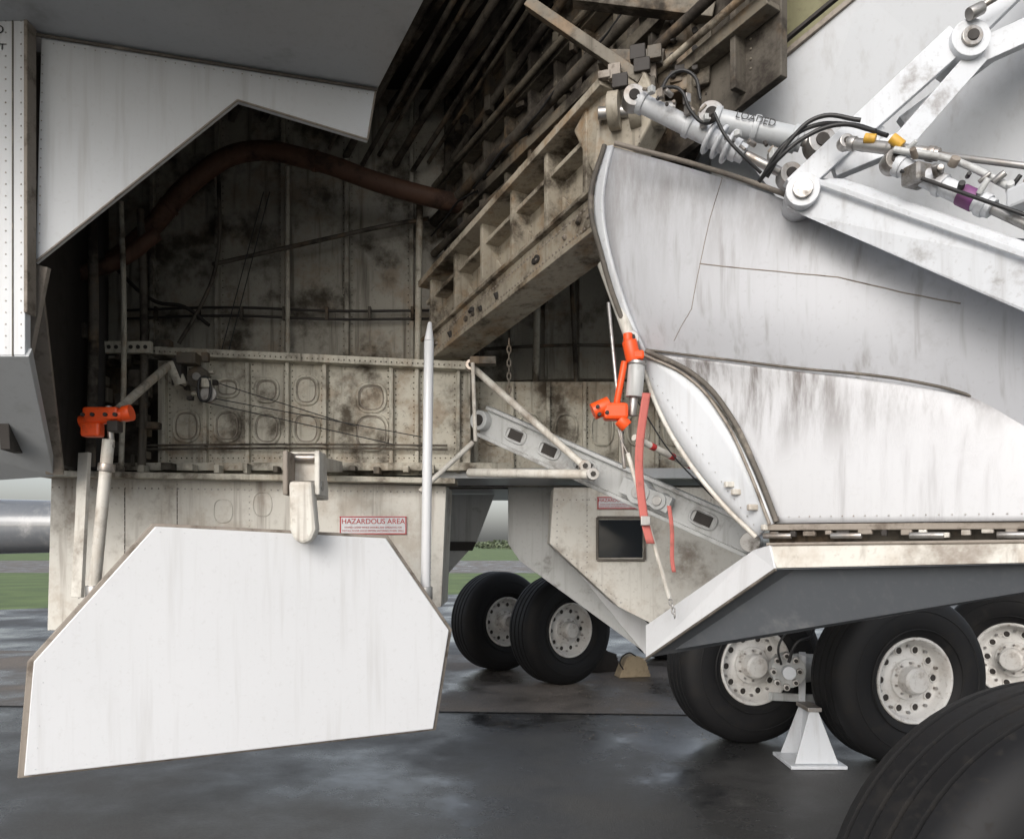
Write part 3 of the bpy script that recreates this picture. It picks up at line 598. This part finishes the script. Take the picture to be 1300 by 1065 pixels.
H=[[(1.17,3.70,3.31),(1.24,3.62,3.42),(1.35,3.58,3.49),(1.5,3.55,3.49),(1.62,3.4,3.36)],
   [(1.16,3.70,3.30),(1.22,3.6,3.36),(1.32,3.55,3.43),(1.45,3.5,3.46),(1.57,3.4,3.38)],
   [(1.19,3.68,3.31),(1.27,3.6,3.44),(1.38,3.55,3.52),(1.55,3.5,3.48)],
   [(.72,3.8,3.80),(.80,3.75,3.76),(.85,3.75,3.66),(.92,3.75,3.60),(.98,3.75,3.62)],
   [(.95,3.7,3.62),(1.0,3.68,3.5),(1.08,3.68,3.41),(1.17,3.7,3.34)],
   [(.70,3.8,3.74),(.78,3.78,3.86),(.86,3.76,3.84),(.9,3.76,3.72)],
   [(1.63,3.3,3.16),(1.75,3.15,3.02),(1.9,3.0,2.87),(2.1,2.85,2.7)]]
for i,h in enumerate(H): tube('hose_%d'%i,h,.010 if i<3 else .008,BLACK,hs)
for i in range(26):
    t=random.random(); p=Vector((.60,3.84,3.82)).lerp(Vector((1.25,3.72,3.42)),t)+Vector((0,random.uniform(-.05,.02),random.uniform(-.03,.05)))
    if i%2: box('fitting_%d'%i,p,(.03,.03,random.uniform(.02,.05)),random.choice([STEEL,RIMEDG,GREYP]),hs,.004,rz=random.random())
    else: cyl('nut_%d'%i,p,p+Vector((random.uniform(-.04,.04),-.02,random.uniform(-.03,.03))),random.uniform(.008,.016),random.choice([STEEL,RIMEDG,DARK]),hs,seg=8)

# ------------------------------------------------------------------ side brace etc.
sb=root('side_brace')
p1=Vector((-.196,5.6,2.468)); p2=Vector((1.417,4.6,1.61)); dv=(p2-p1); up=Vector((0,0,1)); sd=dv.normalized().cross(up).normalized(); upv=sd.cross(dv.normalized())
if sd.y>0: sd=-sd
du=dv.normalized()
for s in(-1,1): beam('flange_%d'%s,p1+upv*s*.10,p2+upv*s*.09,.09,.025,GREYP,sb)
beam('web',p1,p2,.02,.19,GREYP,sb)
for i in range(7):
    c=p1.lerp(p2,.07+i*.14); 
    if abs(.07+i*.14-.64)<.06: continue
    beam('web_rib_%d'%i,c-upv*.09,c+upv*.09,.05,.022,GREYP,sb,up=sd)
    c2=p1.lerp(p2,.14+i*.14)
    if .55<.14+i*.14<.75 or i==6: continue
    beam('slot_%d'%i,c2+sd*.0125-du*.055,c2+sd*.0125+du*.055,.006,.065,DARK,sb,bevel=.0)  # dark bar stands for the shaded inside of the slot
    ring('slot_flange_%d'%i,c2+sd*.014,.085,.045,.009,GREYP,sb,ux=du,uz=upv,pw=.6)
kn=p1.lerp(p2,.64)
cyl('knuckle',kn+sd*.12,kn-sd*.1,.075,GREYP,sb); cyl('knuckle_pin',kn+sd*.13,kn+sd*.11,.04,STEEL,sb); cyl('knuckle_b',kn+sd*.12+du*.14,kn-sd*.05+du*.14,.055,GREYP,sb)
cyl('knuckle_b_pin',kn+sd*.13+du*.14,kn+sd*.11+du*.14,.03,STEEL,sb)
beam('knuckle_lug',kn+sd*.08-du*.13,kn+sd*.08+du*.22,.05,.10,GREYP,sb)
cyl('end_pin',p2+sd*.1,p2-sd*.1,.06,STEEL,sb); cyl('end_pin_b',p1+sd*.08,p1-sd*.1,.07,GREYP,sb); cyl('end_pin_c',p1+sd*.09,p1+sd*.07,.04,DARK,sb)
br=root('door_link_rods')
cyl('rod_a',(-.286,5.5,2.84),(.46,5.0,2.09),.024,CREAM,br); cyl('rod_b',(-.30,5.5,2.095),(.50,4.9,2.03),.030,CREAM,br)
cyl('rod_c',(.506,4.4,3.162),(.6375,4.25,2.705),.03,CREAM,br); cyl('rod_d',(.65,4.2,2.167),(1.15,4.6,2.0),.018,CREAM,br)
for t in(.2,.45,.7): 
    q=Vector((.65,4.2,2.167)).lerp(Vector((1.15,4.6,2.0)),t); cyl('red_band',q,q+Vector((.03,.024,-.010)),.0195,RED,br)
cyl('rod_e',(-.27,5.4,2.84),(-.25,5.4,2.30),.014,CREAM,br); cyl('rod_f',(-.27,5.45,2.3),(-.62,5.3,1.95),.018,CREAM,br)
cyl('rod_g',(.617,4.2,2.083),(.84,4.2,1.306),.012,CREAM,br); cyl('rod_h',(.52,4.25,2.9),(.60,4.2,2.0),.010,STEEL,br)
for p in ((-.286,5.5,2.84),(.46,5.0,2.09),(.5,4.9,2.03),(.64,4.25,2.7)): p=Vector(p); cyl('rod_end',p+Vector((0,-.05,0)),p+Vector((0,.05,0)),.038,STEEL,br); cyl('rod_bolt',p+Vector((0,-.06,0)),p+Vector((0,-.045,0)),.018,DARK,br,seg=6,bevel=0)
box('rod_plate',(-.2,5.45,2.86),(.18,.1,.05),WELLD,br); 
tube('cable_a',[(.67,4.2,2.36),(.85,4.25,2.1),(1.1,4.3,1.85)],.004,BLACK,br); tube('cable_b',[(.60,4.2,2.35),(.57,4.2,2.2),(.62,4.2,2.07)],.005,STEEL,br)
for k in range(5): ring('chain_link_%d'%k,(.84+.006*k,4.2-.004*k,1.31-.022*k),.009,.016,.004,STEEL,br,ux=(1,0,0) if k%2 else (0,1,0),pw=1)
for k in range(8): ring('hanging_chain_%d'%k,(-.02,5.3,2.95-.045*k),.012,.028,.006,WELLD,br,ux=(1,0,0) if k%2 else (0,1,0),pw=1)
lk=root('door_safety_lock')
cyl('head',(.625,4.2,2.68),(.65,4.2,2.57),.040,ORANGE,lk); box('head_lug',(.67,4.2,2.60),(.06,.08,.05),ORANGE,lk,.012); cyl('cap',(.62,4.2,2.67),(.617,4.2,2.72),.025,ORANGE,lk)
cyl('shaft',(.60,4.2,2.57),(.555,4.2,2.33),.018,ORANGE,lk)
cyl('knuckle',(.43,4.19,2.30),(.52,4.19,2.34),.045,ORANGE,lk); box('knuckle_block',(.55,4.19,2.30),(.13,.09,.09),ORANGE,lk,.018); cyl('knuckle_b',(.57,4.18,2.26),(.61,4.18,2.22),.035,ORANGE,lk)
for a,b in((.45,2.32),(.50,2.29),(.46,2.28)): cyl('bolt',(a,4.13,b),(a,4.16,b),.010,DARK,lk)
cyl('grey_cylinder',(.665,4.2,2.55),(.650,4.2,2.38),.045,GREYP,lk); cyl('grey_cylinder_neck',(.65,4.2,2.38),(.64,4.2,2.28),.022,STEEL,lk); cyl('grey_cap',(.668,4.2,2.57),(.665,4.2,2.55),.05,STEEL,lk)
sp=root('tie_down_strap')
def ribbon(name,pts,w,mat,par):
    V=[];
    for x,y,z in pts: V+=[(x-w/2,y,z),(x+w/2,y+.01,z)]
    mesh(name,V,[(2*i,2*i+1,2*i+3,2*i+2) for i in range(len(pts)-1)],mat,par,solid=.004,smooth=True,sub=2)
ribbon('webbing',[(.715,4.18,2.40),(.695,4.17,2.28),(.672,4.16,2.12),(.668,4.15,1.98),(.682,4.15,1.84),(.70,4.14,1.70),(.73,4.14,1.60)],.045,STRAP,sp)
ribbon('webbing_tail',[(.83,4.16,1.80),(.85,4.15,1.66),(.84,4.15,1.52),(.855,4.15,1.45)],.022,STRAP,sp)
box('buckle',(.70,4.13,1.72),(.05,.02,.05),STEEL,sp)

# ------------------------------------------------------------------ wheels
def lathe(name,prof,mat,par,seg=72,smooth=True):
    V=[];F=[]
    for a,r in prof:
        for i in range(seg): t=2*math.pi*i/seg; V.append((r*math.cos(t),a,r*math.sin(t)))
    for j in range(len(prof)-1):
        for i in range(seg): F.append((j*seg+i,j*seg+(i+1)%seg,(j+1)*seg+(i+1)%seg,(j+1)*seg+i))
    return mesh(name,V,F,mat,par,smooth=smooth)
def wheel(loc,yaw,axle=0.5):
    R=root('aircraft_wheel',loc,math.radians(yaw))
    P=[(-.165,.298),(-.20,.33),(-.222,.40),(-.226,.47),(-.213,.54),(-.185,.59),(-.155,.612),(-.135,.619)]
    for g in(-.105,-.035,.035,.105): P+=[(g-.009,.624),(g-.006,.611),(g+.006,.611),(g+.009,.624)]
    P+=[(-a,r) for a,r in [(-.135,.619),(-.155,.612),(-.185,.59),(-.213,.54),(-.226,.47),(-.222,.40),(-.20,.33),(-.165,.298)]]
    o=lathe('tyre',P,TYRE,R)
    ms=o.modifiers.new('es','EDGE_SPLIT'); ms.split_angle=math.radians(40)
    for rr in(.37,.50): lathe('sidewall_bead',[(-.2155 if rr<.4 else -.222,rr-.006),(-.228,rr),(-.2155 if rr<.4 else -.222,rr+.006)],TYRE,R)
    lathe('rim',[(-.15,.305),(-.185,.312),(-.197,.303),(-.19,.288),(-.155,.275),(-.12,.262),(-.095,.245),(-.088,.20),(-.098,.165),(-.11,.15)],WHEELW,R)
    lathe('rim_inner',[(.15,.305),(.185,.312),(.19,.288),(.12,.262),(.09,.20),(.09,.05)],WHEELW,R)
    o=lathe('hub',[(-.11,.15),(-.125,.145),(-.13,.10),(-.205,.095),(-.222,.08),(-.224,.02),(-.224,.0005)],WHEELW,R)
    ms=o.modifiers.new('es','EDGE_SPLIT'); ms.split_angle=math.radians(35)
    for i in range(10):
        t=2*math.pi*i/10; c=Vector((.217*math.cos(t),-.09,.217*math.sin(t)))
        cyl('vent_%d'%i,c+Vector((0,-.006,0)),c,.027,DARK,R,bevel=0,seg=16)  # near-black disc in place of a real opening and its shade
        ring('vent_lip_%d'%i,c+Vector((0,-.008,0)),.029,.029,.005,WHEELW,R,pw=1)
        t+=.314; c=Vector((.24*math.cos(t),-.10,.24*math.sin(t))); cyl('bolt_%d'%i,c+Vector((0,-.022,0)),c,.012,STEEL,R,seg=6,bevel=0)
        c=Vector((.12*math.cos(t),-.128,.12*math.sin(t))); cyl('hub_bolt_%d'%i,c+Vector((0,-.014,0)),c,.009,STEEL,R,seg=6,bevel=0)
    cyl('brake',(0,.02,0),(0,.24,0),.235,DARK,R); cyl('axle',(0,.1,0),(0,axle,0),.07,STEEL,R)
    return R
wheel((.56,9.05,.622),35,1.2)
wheel((-.17,10.05,.622),35,.3)
wheel((2.15,11.0,.622),35,.3)
wheel((2.84,5.80,.622),12,.9)
wheel((1.90,6.45,.622),14,.3)
wheel((4.35,6.75,.622),-50,.9)
wheel((1.42,1.95,.622),8,.5)
bg=root('landing_gear_bogie')
cyl('truck_beam',(2.2,6.25,.60),(4.1,7.6,.62),.12,GREYP,bg); cyl('leg',(3.0,6.9,.6),(2.9,6.9,2.6),.17,ARMP,bg)
for i in range(8):
    t=2*math.pi*i/8; c=Vector((2.13,6.12,.62))+Vector((.10*math.cos(t),0,.12*math.sin(t))); cyl('brake_piston_%d'%i,c+Vector((-.03,-.10,0)),c,.026,STEEL,bg); cyl('piston_cap_%d'%i,c+Vector((-.033,-.115,0)),c+Vector((-.03,-.10,0)),.014,DARK,bg,bevel=0)
cyl('brake_plate',(2.13,6.06,.62),(2.15,6.2,.62),.13,GREYP,bg); cyl('brake_core',(2.10,5.96,.62),(2.13,6.1,.62),.05,ARMP,bg)
tube('brake_hose',[(2.1,5.98,.7),(2.15,5.95,.85),(2.28,6.0,.9),(2.35,6.2,1.1)],.012,BLACK,bg)
tube('brake_hose_b',[(2.05,6.0,.68),(2.02,5.97,.82),(2.10,6.0,.95),(2.2,6.2,1.15)],.009,BLACK,bg)
beam('torque_rod',(2.0,6.1,.42),(2.5,6.3,.36),.04,.06,GREYP,bg); beam('torque_link',(2.25,6.1,.75),(2.28,6.2,.3),.05,.08,ARMP,bg)
bg=root('landing_gear_bogie')
cyl('truck_beam',(.4,9.9,.62),(1.9,11.0,.62),.12,GREYP,bg); cyl('leg',(1.1,10.3,.6),(1.1,10.3,2.2),.17,ARMP,bg)

def chock(loc,rz,mat=TAN):
    R=root('wheel_chock',loc,rz)
    plate('body',[(-.2,-.1,0),(.2,-.1,0),(.13,-.1,.22),(-.02,-.1,.27),(-.10,-.1,.24)],(0,.2,0),mat,R,.01)
    for i in range(5): box('cleat_%d'%i,(.17-.014*i,-.0,.03+.045*i),(.05,.21,.012),mat,R,.002)
    tube('handle',[(-.15,-.1,.1),(-.2,-.13,.2),(-.1,-.14,.3),(.0,-.12,.26)],.008,BLACK,R)
chock((1.45,9.5,.005),.2); chock((1.15,9.9,.005),.3,DARK)
js=root('jack_stand')
plate('front_plate',[(2.02,5.62,.03),(2.33,5.62,.03),(2.20,5.66,.40),(2.14,5.66,.40)],(0,.012,0),SKIN,js,.002)
plate('rear_plate',[(2.02,5.92,.03),(2.33,5.92,.03),(2.20,5.86,.40),(2.14,5.86,.40)],(0,.012,0),SKIN,js,.002)
box('base',(2.175,5.77,.015),(.40,.40,.025),SKIN,js); box('head',(2.17,5.76,.41),(.10,.24,.03),STEEL,js)
plate('gusset',[(2.165,5.63,.03),(2.165,5.92,.03),(2.165,5.86,.39),(2.165,5.66,.39)],(.012,0,0),SKIN,js,.002)

# ------------------------------------------------------------------ sky, sun, camera
w=bpy.data.worlds.new('World'); scene.world=w; w.use_nodes=True
nt=w.node_tree; bgk=nt.nodes['Background']; sk=nt.nodes.new('ShaderNodeTexSky'); sk.sky_type='NISHITA'; sk.sun_disc=False
EL=math.radians(29); AZ=math.radians(200)
sk.sun_elevation=EL; sk.sun_rotation=AZ; sk.dust_density=3.5; sk.air_density=1.0; sk.ozone_density=1.2
hs_=nt.nodes.new('ShaderNodeHueSaturation'); hs_.inputs['Saturation'].default_value=0.38; hs_.inputs['Value'].default_value=1.5
nt.links.new(sk.outputs['Color'],hs_.inputs['Color']); nt.links.new(hs_.outputs['Color'],bgk.inputs['Color']); bgk.inputs['Strength'].default_value=0.15
sl=bpy.data.lights.new('sun','SUN'); sl.energy=0.8; sl.angle=math.radians(30); sl.color=(1,.985,.96)
so=bpy.data.objects.new('sun',sl); COL.objects.link(so)
sd_=Vector((math.sin(AZ)*math.cos(EL),math.cos(AZ)*math.cos(EL),math.sin(EL)))
so.rotation_euler=sd_.to_track_quat('Z','Y').to_euler()
cam=bpy.data.cameras.new('camera'); co=bpy.data.objects.new('camera',cam); COL.objects.link(co)
co.location=(0,0,1.6); co.rotation_euler=(math.radians(90),0,0)
cam.sensor_width=36; cam.lens=27.69; cam.shift_y=0.1212; cam.clip_end=3000; cam.clip_start=.05
scene.camera=co
scene.view_settings.view_transform='Standard'; scene.view_settings.look='None'; scene.view_settings.exposure=0
